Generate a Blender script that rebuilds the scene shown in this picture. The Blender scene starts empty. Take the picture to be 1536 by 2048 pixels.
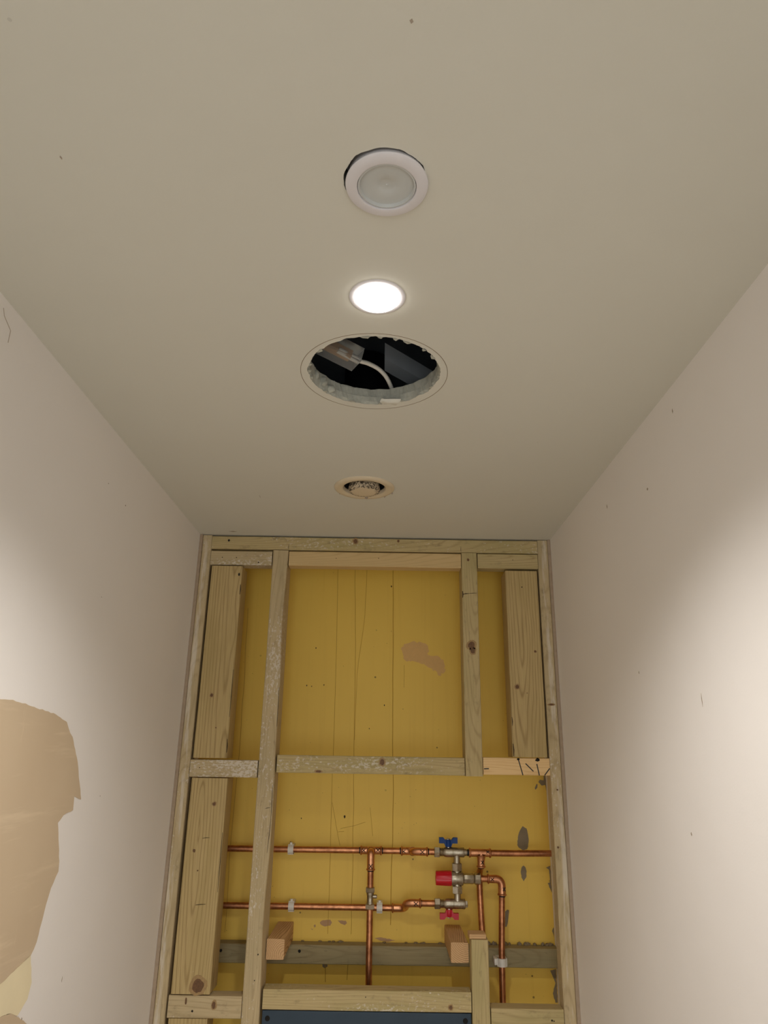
import bpy, bmesh, math, random
from mathutils import Vector, Matrix, noise

C = bpy.context.scene.collection
scene = bpy.context.scene
random.seed(7)

# ------------------------------------------------------------------ camera
cam_d = bpy.data.cameras.new('camera')
cam = bpy.data.objects.new('camera', cam_d)
C.objects.link(cam)
cam_d.sensor_fit = 'HORIZONTAL'
cam_d.sensor_width = 36.0
cam_d.lens = 36.0 * 1402.488 / 1536.0
cam_d.clip_start = 0.02
yaw, pitch, roll = -0.0017085, 0.3316732, 0.0163852
f = Vector((math.sin(yaw) * math.cos(pitch), math.cos(yaw) * math.cos(pitch), math.sin(pitch)))
r = Vector((math.cos(yaw), -math.sin(yaw), 0))
u = r.cross(f)
r2 = math.cos(roll) * r + math.sin(roll) * u
u2 = -math.sin(roll) * r + math.cos(roll) * u
M = Matrix((r2, u2, -f)).transposed().to_4x4()
M.translation = Vector((0.0248883, -1.7276208, 1.8735570))
cam.matrix_world = M
scene.camera = cam

# ------------------------------------------------------------------ world, lamp strength, exposure
world = bpy.data.worlds.new('world')
scene.world = world
world.use_nodes = True
world.node_tree.nodes['Background'].inputs[0].default_value = (0.02, 0.02, 0.02, 1)
world.node_tree.nodes['Background'].inputs[1].default_value = 1.0
LENS_GLOW = 6.0               # radiance of a lit downlight's frosted lens
LAMP_COLOUR = (1.0, 0.97, 0.92)
LAMP_WATTS = 13.0               # beam of the lit downlight in view
REAR_FILL_WATTS = 0.6              # beam of a downlight added behind the camera as dim fill
# soft fill added behind the camera, tinted like daylight
wl = bpy.data.lights.new('rear_fill_light', 'AREA')
wl.shape = 'RECTANGLE'
wl.size, wl.size_y = 0.72, 1.30
wl.energy = 5.8
wl.color = (0.90, 0.97, 1.0)
fill_lamp_obj = bpy.data.objects.new('rear_fill_light', wl)
C.objects.link(fill_lamp_obj)
fill_lamp_obj.location = (0.0, -3.26, 1.45)
fill_lamp_obj.rotation_euler = (math.radians(90), 0, 0)
vs = scene.view_settings
vs.view_transform = 'Standard'
vs.look = 'None'
vs.gamma = 1.0
vs.use_curve_mapping = False
vs.exposure = 0.80
scene.cycles.use_denoising = True
scene.cycles.use_adaptive_sampling = True
scene.cycles.adaptive_threshold = 0.02
scene.cycles.max_bounces = 10
scene.cycles.diffuse_bounces = 8
scene.cycles.sample_clamp_indirect = 8.0


# ------------------------------------------------------------------ helpers
def tag(o, label=None, cat=None, group=None, kind=None):
    if label: o['label'] = label
    if cat: o['category'] = cat
    if group: o['group'] = group
    if kind: o['kind'] = kind
    return o


def link(name, me, mat=None, parent=None, smooth=False):
    if mat is not None and not me.materials:
        me.materials.append(mat)
    if smooth:
        me.shade_smooth()
    o = bpy.data.objects.new(name, me)
    C.objects.link(o)
    if parent is not None:
        o.parent = parent
    return o


def obj(name, bm, mat, parent=None, smooth=False, loc=None):
    """One mesh object; if loc is given the mesh coordinates are taken as world and re-based there."""
    bmesh.ops.recalc_face_normals(bm, faces=bm.faces[:])
    base = Vector(loc) if loc is not None else Vector((0, 0, 0))
    if parent is not None and loc is None:
        base = Vector((0, 0, 0))
    if loc is not None:
        bmesh.ops.translate(bm, verts=bm.verts[:], vec=-base)
    me = bpy.data.meshes.new(name)
    bm.to_mesh(me)
    bm.free()
    o = link(name, me, mat, parent, False)
    if smooth:
        me.shade_smooth()
        try:
            me.set_sharp_from_angle(angle=math.radians(35))
        except Exception:
            pass
    if loc is not None:
        o.location = base
    return o


def empty(name, loc=(0, 0, 0)):
    o = bpy.data.objects.new(name, None)
    o.empty_display_size = 0.02
    o.location = loc
    C.objects.link(o)
    return o


def child(name, bm, mat, root, smooth=True):
    """Mesh given in world coordinates, parented to root (an object with a pure translation)."""
    bmesh.ops.translate(bm, verts=bm.verts[:], vec=-world_loc(root))
    return obj(name, bm, mat, root, smooth)


def world_loc(o):
    v = Vector(o.location)
    while o.parent:
        o = o.parent
        v += Vector(o.location)
    return v


def add_box(bm, x0, x1, y0, y1, z0, z1, bevel=0.0, seg=2):
    vs_ = [bm.verts.new(p) for p in ((x0, y0, z0), (x1, y0, z0), (x1, y1, z0), (x0, y1, z0),
                                     (x0, y0, z1), (x1, y0, z1), (x1, y1, z1), (x0, y1, z1))]
    fs = [bm.faces.new([vs_[i] for i in q]) for q in ((0, 1, 5, 4), (1, 2, 6, 5), (2, 3, 7, 6), (3, 0, 4, 7), (4, 5, 6, 7), (3, 2, 1, 0))]
    if bevel > 0:
        es = list({e for f_ in fs for e in f_.edges})
        bmesh.ops.bevel(bm, geom=es, offset=bevel, segments=seg, affect='EDGES', profile=0.5)
    return fs


def frame_of(d):
    d = Vector(d).normalized()
    a = Vector((0, 0, 1)) if abs(d.z) < 0.9 else Vector((1, 0, 0))
    e1 = d.cross(a).normalized()
    return d, e1, d.cross(e1).normalized()


def add_tube(bm, pts, rad, seg=16, cap=True):
    """Swept circle along pts (parallel transport); rad is a number or one per point."""
    pts = [Vector(p) for p in pts]
    n = len(pts)
    rads = rad if isinstance(rad, (list, tuple)) else [rad] * n
    tang = []
    for i in range(n):
        a = pts[max(0, i - 1)]
        b = pts[min(n - 1, i + 1)]
        tang.append((b - a).normalized())
    _, e1, _ = frame_of(tang[0])
    rings = []
    for i in range(n):
        t = tang[i]
        e1 = (e1 - t * e1.dot(t)).normalized()
        e2 = t.cross(e1)
        rings.append([bm.verts.new(pts[i] + rads[i] * (math.cos(2 * math.pi * k / seg) * e1 + math.sin(2 * math.pi * k / seg) * e2)) for k in range(seg)])
    for i in range(n - 1):
        for k in range(seg):
            bm.faces.new((rings[i][k], rings[i][(k + 1) % seg], rings[i + 1][(k + 1) % seg], rings[i + 1][k]))
    if cap:
        bm.faces.new(rings[0][::-1])
        bm.faces.new(rings[-1])
    return rings


def fillet(pts, rad, n=8):
    """Round the corners of a polyline."""
    pts = [Vector(p) for p in pts]
    out = [pts[0]]
    for i in range(1, len(pts) - 1):
        p, a, b = pts[i], pts[i - 1], pts[i + 1]
        d1, d2 = (a - p), (b - p)
        ra = min(rad, d1.length * 0.49, d2.length * 0.49)
        q0 = p + d1.normalized() * ra
        q1 = p + d2.normalized() * ra
        for k in range(n + 1):
            t = k / n
            out.append((1 - t) ** 2 * q0 + 2 * t * (1 - t) * p + t * t * q1)
    out.append(pts[-1])
    return out


def add_lathe(bm, prof, origin=(0, 0, 0), axis=(0, 0, 1), seg=48, flat=0):
    """prof: list of (radius, distance along axis). flat=6 gives a hexagonal section."""
    d, e1, e2 = frame_of(axis)
    o = Vector(origin)
    rings = []
    for (ra, h) in prof:
        if ra < 1e-6:
            rings.append([bm.verts.new(o + d * h)])
        else:
            rings.append([bm.verts.new(o + d * h + ra * (math.cos(2 * math.pi * k / seg) * e1 + math.sin(2 * math.pi * k / seg) * e2)) for k in range(seg)])
    for i in range(len(rings) - 1):
        A, B = rings[i], rings[i + 1]
        if len(A) == 1 and len(B) == 1:
            continue
        for k in range(seg):
            k2 = (k + 1) % seg
            if len(A) == 1:
                bm.faces.new((A[0], B[k2], B[k]))
            elif len(B) == 1:
                bm.faces.new((A[k], A[k2], B[0]))
            else:
                bm.faces.new((A[k], A[k2], B[k2], B[k]))
    return rings


def add_prism(bm, pts, vec):
    """Polygon pts extruded by vec."""
    vec = Vector(vec)
    a = [bm.verts.new(Vector(p)) for p in pts]
    b = [bm.verts.new(Vector(p) + vec) for p in pts]
    n = len(pts)
    bm.faces.new(a[::-1])
    bm.faces.new(b)
    for i in range(n):
        bm.faces.new((a[i], a[(i + 1) % n], b[(i + 1) % n], b[i]))


def ragged(pts, amp, step, seed=0):
    """Subdivide a closed 2-D outline and roughen it."""
    rnd = random.Random(seed)
    out = []
    n = len(pts)
    for i in range(n):
        ax, ay = pts[i]
        bx, by = pts[(i + 1) % n]
        L = math.hypot(bx - ax, by - ay)
        k = max(1, int(L / step))
        for j in range(k):
            t = j / k
            w = 0 if j == 0 else amp
            out.append((ax + (bx - ax) * t + rnd.uniform(-w, w), ay + (by - ay) * t + rnd.uniform(-w, w)))
    return out


# ------------------------------------------------------------------ materials
class NT:
    def __init__(self, name):
        self.m = bpy.data.materials.new(name)
        self.m.use_nodes = True
        self.t = self.m.node_tree
        self.b = self.t.nodes['Principled BSDF']

    def n(self, kind, **kw):
        nd = self.t.nodes.new(kind)
        for k, v in kw.items():
            setattr(nd, k, v)
        return nd

    def put(self, sock, v):
        if hasattr(v, 'is_output') or hasattr(v, 'links'):
            self.t.links.new(v, sock)
        else:
            sock.default_value = v

    def math(self, op, a, b=0.0, c=None, clamp=False):
        nd = self.n('ShaderNodeMath', operation=op, use_clamp=clamp)
        self.put(nd.inputs[0], a)
        self.put(nd.inputs[1], b)
        if c is not None:
            self.put(nd.inputs[2], c)
        return nd.outputs[0]

    def sstep(self, x, lo, hi):
        nd = self.n('ShaderNodeMapRange', interpolation_type='SMOOTHSTEP')
        self.put(nd.inputs[0], x)
        nd.inputs[1].default_value = lo
        nd.inputs[2].default_value = hi
        return nd.outputs[0]

    def mix(self, fac, a, b):
        nd = self.n('ShaderNodeMix', data_type='RGBA')
        self.put(nd.inputs[0], fac)
        self.put(nd.inputs[6], a)
        self.put(nd.inputs[7], b)
        return nd.outputs[2]

    def noise(self, vec, scale, detail=3, rough=0.55, dist=0.0):
        nd = self.n('ShaderNodeTexNoise')
        if vec is not None:
            self.put(nd.inputs['Vector'], vec)
        nd.inputs['Scale'].default_value = scale
        nd.inputs['Detail'].default_value = detail
        nd.inputs['Roughness'].default_value = rough
        nd.inputs['Distortion'].default_value = dist
        return nd.outputs[0]

    def scaled(self, vec, s, off=None):
        nd = self.n('ShaderNodeVectorMath', operation='MULTIPLY')
        self.put(nd.inputs[0], vec)
        nd.inputs[1].default_value = s
        if off is None:
            return nd.outputs[0]
        a = self.n('ShaderNodeVectorMath', operation='ADD')
        self.put(a.inputs[0], nd.outputs[0])
        self.put(a.inputs[1], off)
        return a.outputs[0]

    def bump(self, h, strength, dist=0.001):
        nd = self.n('ShaderNodeBump')
        nd.inputs['Strength'].default_value = strength
        nd.inputs['Distance'].default_value = dist
        self.put(nd.inputs['Height'], h)
        self.put(self.b.inputs['Normal'], nd.outputs[0])


def srgb(r_, g_, b_):
    def f_(c):
        c /= 255.0
        return c / 12.92 if c <= 0.04045 else ((c + 0.055) / 1.055) ** 2.4
    return (f_(r_), f_(g_), f_(b_), 1.0)


def plain(name, col, rough=0.5, metal=0.0, var=0.06, scale=60, bump=0.0, spec=0.5, coat=0.0):
    """Slightly mottled single colour."""
    k = NT(name)
    co = k.n('ShaderNodeTexCoord').outputs['Object']
    n1 = k.noise(co, scale, 4)
    dark = tuple(c * (1 - 2 * var) for c in col[:3]) + (1,)
    light = tuple(min(1, c * (1 + var)) for c in col[:3]) + (1,)
    k.put(k.b.inputs['Base Color'], k.mix(n1, dark, light))
    k.b.inputs['Roughness'].default_value = rough
    k.b.inputs['Metallic'].default_value = metal
    k.b.inputs['Specular IOR Level'].default_value = spec
    k.b.inputs['Coat Weight'].default_value = coat
    if bump:
        k.bump(n1, bump)
    return k.m


def paint(name, col, blotch=0.05):
    k = NT(name)
    co = k.n('ShaderNodeTexCoord').outputs['Object']
    big = k.noise(co, 2.6, 3)
    fine = k.noise(co, 420, 2)
    dark = tuple(c * (1 - blotch) for c in col[:3]) + (1,)
    light = tuple(min(1, c * (1 + blotch * 0.5)) for c in col[:3]) + (1,)
    base = k.mix(big, dark, light)
    vor = k.n('ShaderNodeTexVoronoi')
    k.put(vor.inputs['Vector'], co)
    vor.inputs['Scale'].default_value = 7.0
    spk = k.math('LESS_THAN', vor.outputs['Distance'], 0.012)
    base = k.mix(k.math('MULTIPLY', spk, 0.25), base, tuple(c * 0.4 for c in col[:3]) + (1,))
    k.put(k.b.inputs['Base Color'], base)
    k.b.inputs['Roughness'].default_value = 0.75
    k.b.inputs['Specular IOR Level'].default_value = 0.25
    wav = k.noise(co, 9, 2)
    k.bump(k.math('ADD', k.math('MULTIPLY', wav, 2.2), k.math('MULTIPLY', fine, 0.12)), 0.35, 0.0016)
    return k.m


def wood(name, early, late, green, ring=0.0052, ring_amt=0.34, plaster_col=srgb(236, 230, 222), dirt=0.0):
    """Sawn softwood: growth rings round a tilted heart, fibres, stain, plaster splashes (object property 'plaster')."""
    k = NT(name)
    tc = k.n('ShaderNodeTexCoord').outputs['Object']
    rnd = k.n('ShaderNodeObjectInfo').outputs['Random']
    off = k.n('ShaderNodeCombineXYZ')
    k.put(off.inputs[0], k.math('MULTIPLY', rnd, 37.0))
    k.put(off.inputs[1], k.math('MULTIPLY', rnd, 11.0))
    k.put(off.inputs[2], k.math('MULTIPLY', rnd, 23.0))
    sep = k.n('ShaderNodeSeparateXYZ')
    k.put(sep.inputs[0], tc)
    x, y, z = sep.outputs
    warp = k.noise(k.scaled(tc, (2.2, 9, 9), off.outputs[0]), 1.0, 2)
    w = k.math('MULTIPLY', k.math('SUBTRACT', warp, 0.5), 0.05)
    hy = k.math('ADD', k.math('MULTIPLY', rnd, 0.05), -0.055)
    hz = k.math('MULTIPLY', k.math('SUBTRACT', k.math('FRACT', k.math('MULTIPLY', rnd, 7.3)), 0.5), 0.06)
    tilt = k.math('MULTIPLY', x, k.math('ADD', 0.02, k.math('MULTIPLY', k.math('FRACT', k.math('MULTIPLY', rnd, 3.7)), 0.07)))
    uu = k.math('ADD', k.math('SUBTRACT', y, hy), k.math('ADD', tilt, w))
    vv = k.math('ADD', k.math('SUBTRACT', z, hz), k.math('MULTIPLY', w, 0.6))
    rad = k.math('SQRT', k.math('ADD', k.math('MULTIPLY', uu, uu), k.math('MULTIPLY', vv, vv)))
    ph = k.math('MULTIPLY', rad, 2 * math.pi / ring)
    sn = k.math('MULTIPLY_ADD', k.math('SINE', ph), 0.5, 0.5)
    rings = k.math('POWER', sn, 6.0)
    fib = k.noise(k.scaled(tc, (14, 700, 700), off.outputs[0]), 1.0, 3)
    blot = k.noise(k.scaled(tc, (5, 22, 22), off.outputs[0]), 1.0, 3)
    fac = k.math('ADD', k.math('MULTIPLY', rings, ring_amt), k.math('MULTIPLY', k.math('SUBTRACT', fib, 0.42), 1.1), clamp=True)
    col = k.mix(fac, early, late)
    col = k.mix(k.math('MULTIPLY', k.sstep(blot, 0.4, 0.75), 0.55), col, green)
    if dirt:
        dn = k.noise(k.scaled(tc, (30, 60, 60), off.outputs[0]), 1.0, 4, 0.7)
        col = k.mix(k.math('MULTIPLY', k.sstep(dn, 0.55, 0.75), dirt), col, srgb(70, 60, 45))
    at = k.n('ShaderNodeAttribute', attribute_type='OBJECT', attribute_name='plaster').outputs['Fac']
    sp1 = k.noise(k.scaled(tc, (130, 210, 210), off.outputs[0]), 1.0, 4, 0.6)
    sp2 = k.noise(k.scaled(tc, (3.5, 14, 14), off.outputs[0]), 1.0, 3)
    amt = k.math('ADD', k.math('MULTIPLY', sp1, 0.60), k.math('MULTIPLY', sp2, 0.52))
    lvl = k.math('ADD', amt, k.math('MULTIPLY', k.math('SUBTRACT', at, 0.5), 0.36))
    mask = k.math('MULTIPLY', k.sstep(lvl, 0.61, 0.70), k.math('GREATER_THAN', at, 0.01))
    band = k.n('ShaderNodeAttribute', attribute_type='OBJECT', attribute_name='smear').outputs['Fac']
    smn = k.noise(k.scaled(tc, (9, 60, 60), off.outputs[0]), 1.0, 4, 0.6)
    zc = k.math('ADD', z, k.math('MULTIPLY', k.math('SUBTRACT', k.noise(k.scaled(tc, (4, 0, 0), off.outputs[0]), 1.0, 2), 0.5), 0.02))
    zb = k.math('SUBTRACT', 1.0, k.sstep(k.math('ABSOLUTE', k.math('SUBTRACT', zc, k.math('MULTIPLY', band, 0.004))), 0.003, 0.0085))
    smear = k.math('MULTIPLY', k.math('MULTIPLY', zb, k.sstep(smn, 0.42, 0.6)), k.math('ABSOLUTE', band))
    mask = k.math('MAXIMUM', mask, k.math('MULTIPLY', smear, 0.9))
    col = k.mix(k.math('MULTIPLY', mask, 0.5), col, plaster_col)
    k.put(k.b.inputs['Base Color'], col)
    k.b.inputs['Roughness'].default_value = 0.72
    k.b.inputs['Specular IOR Level'].default_value = 0.25
    k.bump(k.math('ADD', k.math('MULTIPLY', fac, -0.4), k.math('MULTIPLY', mask, 1.3)), 0.4, 0.0008)
    return k.m


def metal(name, col, dark, rough, scale=90):
    k = NT(name)
    co = k.n('ShaderNodeTexCoord').outputs['Object']
    n1 = k.noise(co, scale, 4, 0.6)
    n2 = k.noise(co, scale * 0.3, 3)
    fac = k.sstep(k.math('ADD', k.math('MULTIPLY', n1, 0.5), k.math('MULTIPLY', n2, 0.5)), 0.36, 0.66)
    k.put(k.b.inputs['Base Color'], k.mix(fac, col, dark))
    k.b.inputs['Metallic'].default_value = 1.0
    k.put(k.b.inputs['Roughness'], k.math('MULTIPLY_ADD', n1, 0.25, rough - 0.1))
    return k.m


M_WALL = paint('wall_paint', srgb(240, 235, 231))
M_CEIL = paint('ceiling_paint', srgb(214, 211, 199), 0.03)
M_FLOOR = plain('bounce_floor', srgb(230, 226, 218), 0.8, scale=5, var=0.05)  # unseen floor, made pale to bounce light up to the ceiling
M_CORE = plain('plaster_core', srgb(176, 176, 164), 0.9, scale=160, var=0.14, bump=0.4)
M_EDGE = plain('plaster_edge', srgb(172, 152, 130), 0.9, scale=90, var=0.1)
M_VOID = plain('void_board', srgb(186, 192, 198), 0.9, scale=12, var=0.12)
M_FILL = None
M_WHITE = plain('white_plastic', srgb(218, 214, 216), 0.55, var=0.02)
M_CLIP = plain('clip_plastic', srgb(226, 222, 212), 0.4, var=0.02)
M_LENS_OFF = plain('frosted_lens', srgb(196, 198, 196), 0.35, var=0.03, scale=30, coat=0.25)
M_VENT = plain('vent_white', srgb(216, 200, 172), 0.5, var=0.04)
M_DARK = plain('dark_rubber', srgb(24, 24, 24), 0.7)
M_INK = plain('marker_ink', srgb(16, 14, 14), 0.5)
M_KNOT = plain('knot', srgb(118, 82, 48), 0.6, var=0.4, scale=300)
M_KNOT_RING = plain('knot_ring', srgb(172, 140, 92), 0.6, var=0.25, scale=200)
M_HOLE = plain('nail_hole', srgb(20, 15, 10), 0.9)
M_CRACK = plain('dark_crack', srgb(64, 46, 28), 0.9)
M_SMUDGE = plain('scuff', srgb(170, 156, 140), 0.9)
M_PENCIL = plain('pencil', srgb(140, 122, 98), 0.8)
M_RUN = plain('paint_run', srgb(188, 148, 54), 0.45, var=0.1)
M_BARE = plain('bare_plaster', srgb(142, 128, 104), 0.9, var=0.12)
M_BARE_PINK = plain('bare_plaster_pink', srgb(192, 154, 114), 0.9, var=0.1)
M_SCRAPE = plain('scraped_paint', srgb(224, 182, 118), 0.8, var=0.05, scale=120)
M_PANEL = None

G_E, G_L, G_G = srgb(196, 176, 130), srgb(146, 122, 80), srgb(166, 154, 104)
M_WOOD = wood('treated_timber', G_E, G_L, G_G, dirt=0.35)
M_WOOD_BOARD = wood('treated_board', srgb(196, 172, 122), srgb(128, 100, 58), srgb(172, 150, 98), ring=0.0066, ring_amt=0.42)
M_WOOD_DUSTY = wood('dusty_timber', srgb(198, 178, 140), srgb(156, 134, 98), srgb(172, 156, 120), dirt=0.3)
M_WOOD_PALE = wood('pale_timber', srgb(214, 186, 136), srgb(178, 146, 98), srgb(202, 174, 124))
M_WOOD_FRESH = wood('fresh_pine', srgb(240, 206, 152), srgb(214, 168, 112), srgb(232, 194, 140), ring=0.006, ring_amt=0.5)
M_WOOD_STUB = wood('pine_offcut', srgb(216, 178, 132), srgb(150, 108, 68), srgb(196, 158, 114), ring=0.0036, ring_amt=0.8)
M_WOOD_DAMP = wood('damp_timber', srgb(160, 146, 110), srgb(124, 108, 76), srgb(136, 130, 98), dirt=0.4)
M_COPPER = metal('copper', (0.66, 0.30, 0.15, 1), (0.36, 0.15, 0.075, 1), 0.34)
M_COPPER_FIT = metal('copper_fitting', (0.74, 0.37, 0.20, 1), (0.48, 0.21, 0.11, 1), 0.32)
M_NICKEL = metal('nickel_brass', (0.54, 0.48, 0.38, 1), (0.34, 0.29, 0.21, 1), 0.36, 160)
M_CHROME = metal('bright_nut', (0.78, 0.76, 0.68, 1), (0.62, 0.58, 0.5, 1), 0.25)
M_BLUE = plain('blue_handle', srgb(2, 54, 120), 0.45, spec=0.3)
M_RED = plain('red_handle', srgb(196, 18, 44), 0.4)
M_REDCAP = plain('red_cap', srgb(200, 10, 34), 0.32)


def mat_filler():
    k = NT('wall_filler')
    co = k.n('ShaderNodeTexCoord').outputs['Object']
    st = k.noise(k.scaled(co, (1, 5, 60)), 1.0, 4, 0.6)
    bl = k.noise(co, 6, 3)
    fine = k.noise(k.scaled(co, (1, 24, 5)), 1.0, 5, 0.7)
    col = k.mix(bl, srgb(196, 174, 146), srgb(208, 188, 160))
    col = k.mix(k.math('MULTIPLY', k.sstep(st, 0.55, 0.75), 0.45), col, srgb(224, 204, 174))
    col = k.mix(k.math('MULTIPLY', k.sstep(fine, 0.62, 0.74), 0.4), col, srgb(230, 212, 180))
    k.put(k.b.inputs['Base Color'], col)
    k.b.inputs['Roughness'].default_value = 0.8
    k.b.inputs['Specular IOR Level'].default_value = 0.2
    k.bump(fine, 0.25)
    return k.m


M_FILL = mat_filler()
M_FILL_PALE = plain('pale_filler', srgb(236, 222, 186), 0.85, var=0.05, scale=20)


def mat_panel():
    k = NT('blue_steel')
    co = k.n('ShaderNodeTexCoord').outputs['Object']
    sp = k.noise(co, 120, 4, 0.7)
    bl = k.noise(k.scaled(co, (8, 8, 8)), 1.0, 2)
    m = k.sstep(sp, 0.69, 0.74)
    col = k.mix(bl, srgb(28, 44, 58), srgb(44, 64, 80))
    k.put(k.b.inputs['Base Color'], k.mix(k.math('MULTIPLY', m, 0.8), col, srgb(190, 186, 176)))
    k.b.inputs['Roughness'].default_value = 0.42
    k.b.inputs['Metallic'].default_value = 0.15
    return k.m


M_PANEL = mat_panel()


def mat_yellow():
    """Old mustard gloss paint with speckles and faint vertical brush marks."""
    k = NT('mustard_paint')
    co = k.n('ShaderNodeTexCoord').outputs['Object']
    big = k.noise(co, 3.0, 3)
    streak = k.noise(k.scaled(co, (60, 60, 1.5)), 1.0, 3)
    col = k.mix(big, srgb(232, 194, 84), srgb(242, 206, 94))
    col = k.mix(k.math('MULTIPLY', k.sstep(streak, 0.5, 0.8), 0.2), col, srgb(210, 170, 70))
    for sc, th, amt in ((22, 0.055, 0.7), (48, 0.05, 0.5), (110, 0.05, 0.35)):
        v = k.n('ShaderNodeTexVoronoi')
        k.put(v.inputs['Vector'], co)
        v.inputs['Scale'].default_value = sc
        gate = k.sstep(k.noise(co, 4 + sc * 0.1, 2), 0.48, 0.6)
        col = k.mix(k.math('MULTIPLY', k.math('MULTIPLY', k.math('LESS_THAN', v.outputs['Distance'], th), gate), amt), col, srgb(74, 52, 22))
    k.put(k.b.inputs['Base Color'], col)
    k.b.inputs['Roughness'].default_value = 0.5
    k.b.inputs['Specular IOR Level'].default_value = 0.35
    k.bump(k.noise(co, 30, 3), 0.12, 0.001)
    return k.m


M_YELLOW = mat_yellow()


def mat_glow(name, strength):
    k = NT(name)
    k.b.inputs['Base Color'].default_value = (0.9, 0.9, 0.88, 1)
    k.b.inputs['Emission Color'].default_value = LAMP_COLOUR + (1,)
    k.b.inputs['Emission Strength'].default_value = strength
    return k.m


M_GLOW = mat_glow('lamp_lens', LENS_GLOW)


def mat_clear():
    k = NT('clear_plastic')
    k.b.inputs['Base Color'].default_value = (0.75, 0.76, 0.76, 1)
    k.b.inputs['Roughness'].default_value = 0.25
    k.b.inputs['Transmission Weight'].default_value = 0.85
    k.b.inputs['IOR'].default_value = 1.2
    return k.m


M_CLEAR = mat_clear()

# ------------------------------------------------------------------ the setting
HW, ZC, YB, YF = 0.45, 2.4, 0.205, -3.30
CEIL_T = 0.026


def slab(name, x0, x1, y0, y1, z0, z1, mat):
    bm = bmesh.new()
    add_box(bm, x0, x1, y0, y1, z0, z1)
    return tag(obj(name, bm, mat), kind='structure')


wall_left = slab('wall_left', -HW - 0.03, -HW, YF, YB + 0.03, 0, 2.8, M_WALL)
wall_right = slab('wall_right', HW, HW + 0.03, YF, YB + 0.03, 0, 2.8, M_WALL)
wall_back = slab('wall_back', -HW, HW, YB, YB + 0.03, 0, 2.8, M_YELLOW)
wall_front = slab('wall_front', -HW, HW, YF - 0.03, YF, 0, 2.8, M_WALL)
floor = slab('floor', -HW - 0.03, HW + 0.03, YF - 0.03, YB + 0.03, -0.03, 0, M_FLOOR)

bm = bmesh.new()  # made-up window frame and glazing, added out of view to go with the fill
for (x0, x1, z0, z1) in ((-0.41, -0.36, 0.75, 2.15), (0.36, 0.41, 0.75, 2.15), (-0.36, 0.36, 0.75, 0.80), (-0.36, 0.36, 2.10, 2.15)):
    add_box(bm, x0, x1, YF, YF + 0.045, z0, z1, 0.003)
added_win = tag(obj('added_window_1', bm, M_WHITE), kind='structure')
bm = bmesh.new()
add_box(bm, -0.36, 0.36, YF, YF + 0.006, 0.80, 2.10)
obj('pane', bm, M_LENS_OFF, added_win)

# ceiling slab with real holes cut through it
HC = Vector((0.0055, -0.822, 0))       # big cut-out
VC = Vector((-0.0195, -0.3555, 0))     # vent
OC = Vector((0.0215, -1.1845, 0))      # unlit downlight
LC = Vector((0.0112, -1.0035, 0))      # lit downlight


def cutter(name, c, rings, seg, seed):
    """rings: (z, radius, noise amplitude, noise frequency)."""
    bm = bmesh.new()
    rr = []
    for j, (z, ra, amp, fr) in enumerate(rings):
        ring = []
        for k_ in range(seg):
            a = 2 * math.pi * k_ / seg
            d = Vector((math.cos(a), math.sin(a), 0))
            n_ = noise.noise(Vector((d.x * fr + seed, d.y * fr, z * 30))) + 0.5 * noise.noise(Vector((d.x * fr * 4, d.y * fr * 4 + seed, z * 90)))
            ring.append(bm.verts.new(c + d * (ra + amp * n_) + Vector((0, 0, z))))
        rr.append(ring)
    for j in range(len(rr) - 1):
        for k_ in range(seg):
            bm.faces.new((rr[j][k_], rr[j][(k_ + 1) % seg], rr[j + 1][(k_ + 1) % seg], rr[j + 1][k_]))
    bm.faces.new(rr[0][::-1])
    bm.faces.new(rr[-1])
    return obj(name, bm, M_CORE)


bm = bmesh.new()
add_box(bm, -HW, HW, YF, YB, ZC, ZC + CEIL_T)
ceiling = obj('ceiling', bm, M_CEIL)
ceiling.data.materials.append(M_CORE)
cuts = [
    cutter('cut', HC, [(ZC - 0.01, 0.0965, 0.0032, 5), (ZC + 0.0006, 0.0965, 0.0032, 5), (ZC + 0.004, 0.0945, 0.0024, 7), (ZC + 0.012, 0.0935, 0.0016, 6),
                       (ZC + 0.0128, 0.0945, 0.0016, 6), (ZC + 0.024, 0.0945, 0.0030, 6), (ZC + 0.04, 0.0955, 0.003, 6)], 180, 1.0),
    cutter('cut', VC, [(ZC - 0.01, 0.05, 0.0005, 3), (ZC + 0.05, 0.05, 0.0005, 3)], 64, 5.0),
    cutter('cut', OC + Vector((-0.002, -0.0022, 0)), [(ZC - 0.01, 0.0405, 0.0016, 4), (ZC + 0.05, 0.0395, 0.001, 4)], 96, 9.0),
]
for c_ in cuts:
    md = ceiling.modifiers.new('hole', 'BOOLEAN')
    md.operation = 'DIFFERENCE'
    md.object = c_
    md.solver = 'EXACT'
    md.material_mode = 'TRANSFER'
dg = bpy.context.evaluated_depsgraph_get()
new_me = bpy.data.meshes.new_from_object(ceiling.evaluated_get(dg))
ceiling.modifiers.clear()
old = ceiling.data
ceiling.data = new_me
bpy.data.meshes.remove(old)
for c_ in cuts:
    me_ = c_.data
    bpy.data.objects.remove(c_)
    bpy.data.meshes.remove(me_)
tag(ceiling, kind='structure')

# roof space seen through the cut-out: deck, joists
bm = bmesh.new()
add_box(bm, -HW, HW, YF, YB, 2.74, 2.77)
obj('upper_deck', bm, M_VOID, ceiling)
for (x0, x1) in ((-0.262, -0.222), (0.168, 0.208)):
    bm = bmesh.new()
    add_box(bm, x0, x1, YF, YB, ZC + CEIL_T, 2.74, 0.002)
    obj('joist', bm, M_VOID, ceiling)
bm = bmesh.new()
add_prism(bm, [(0.02, -0.70, 2.50), (0.155, -0.60, 2.475), (0.155, -0.56, 2.475), (0.02, -0.66, 2.50)], (0, 0.0, 0.03))
obj('batten', bm, M_VOID, ceiling)

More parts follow.
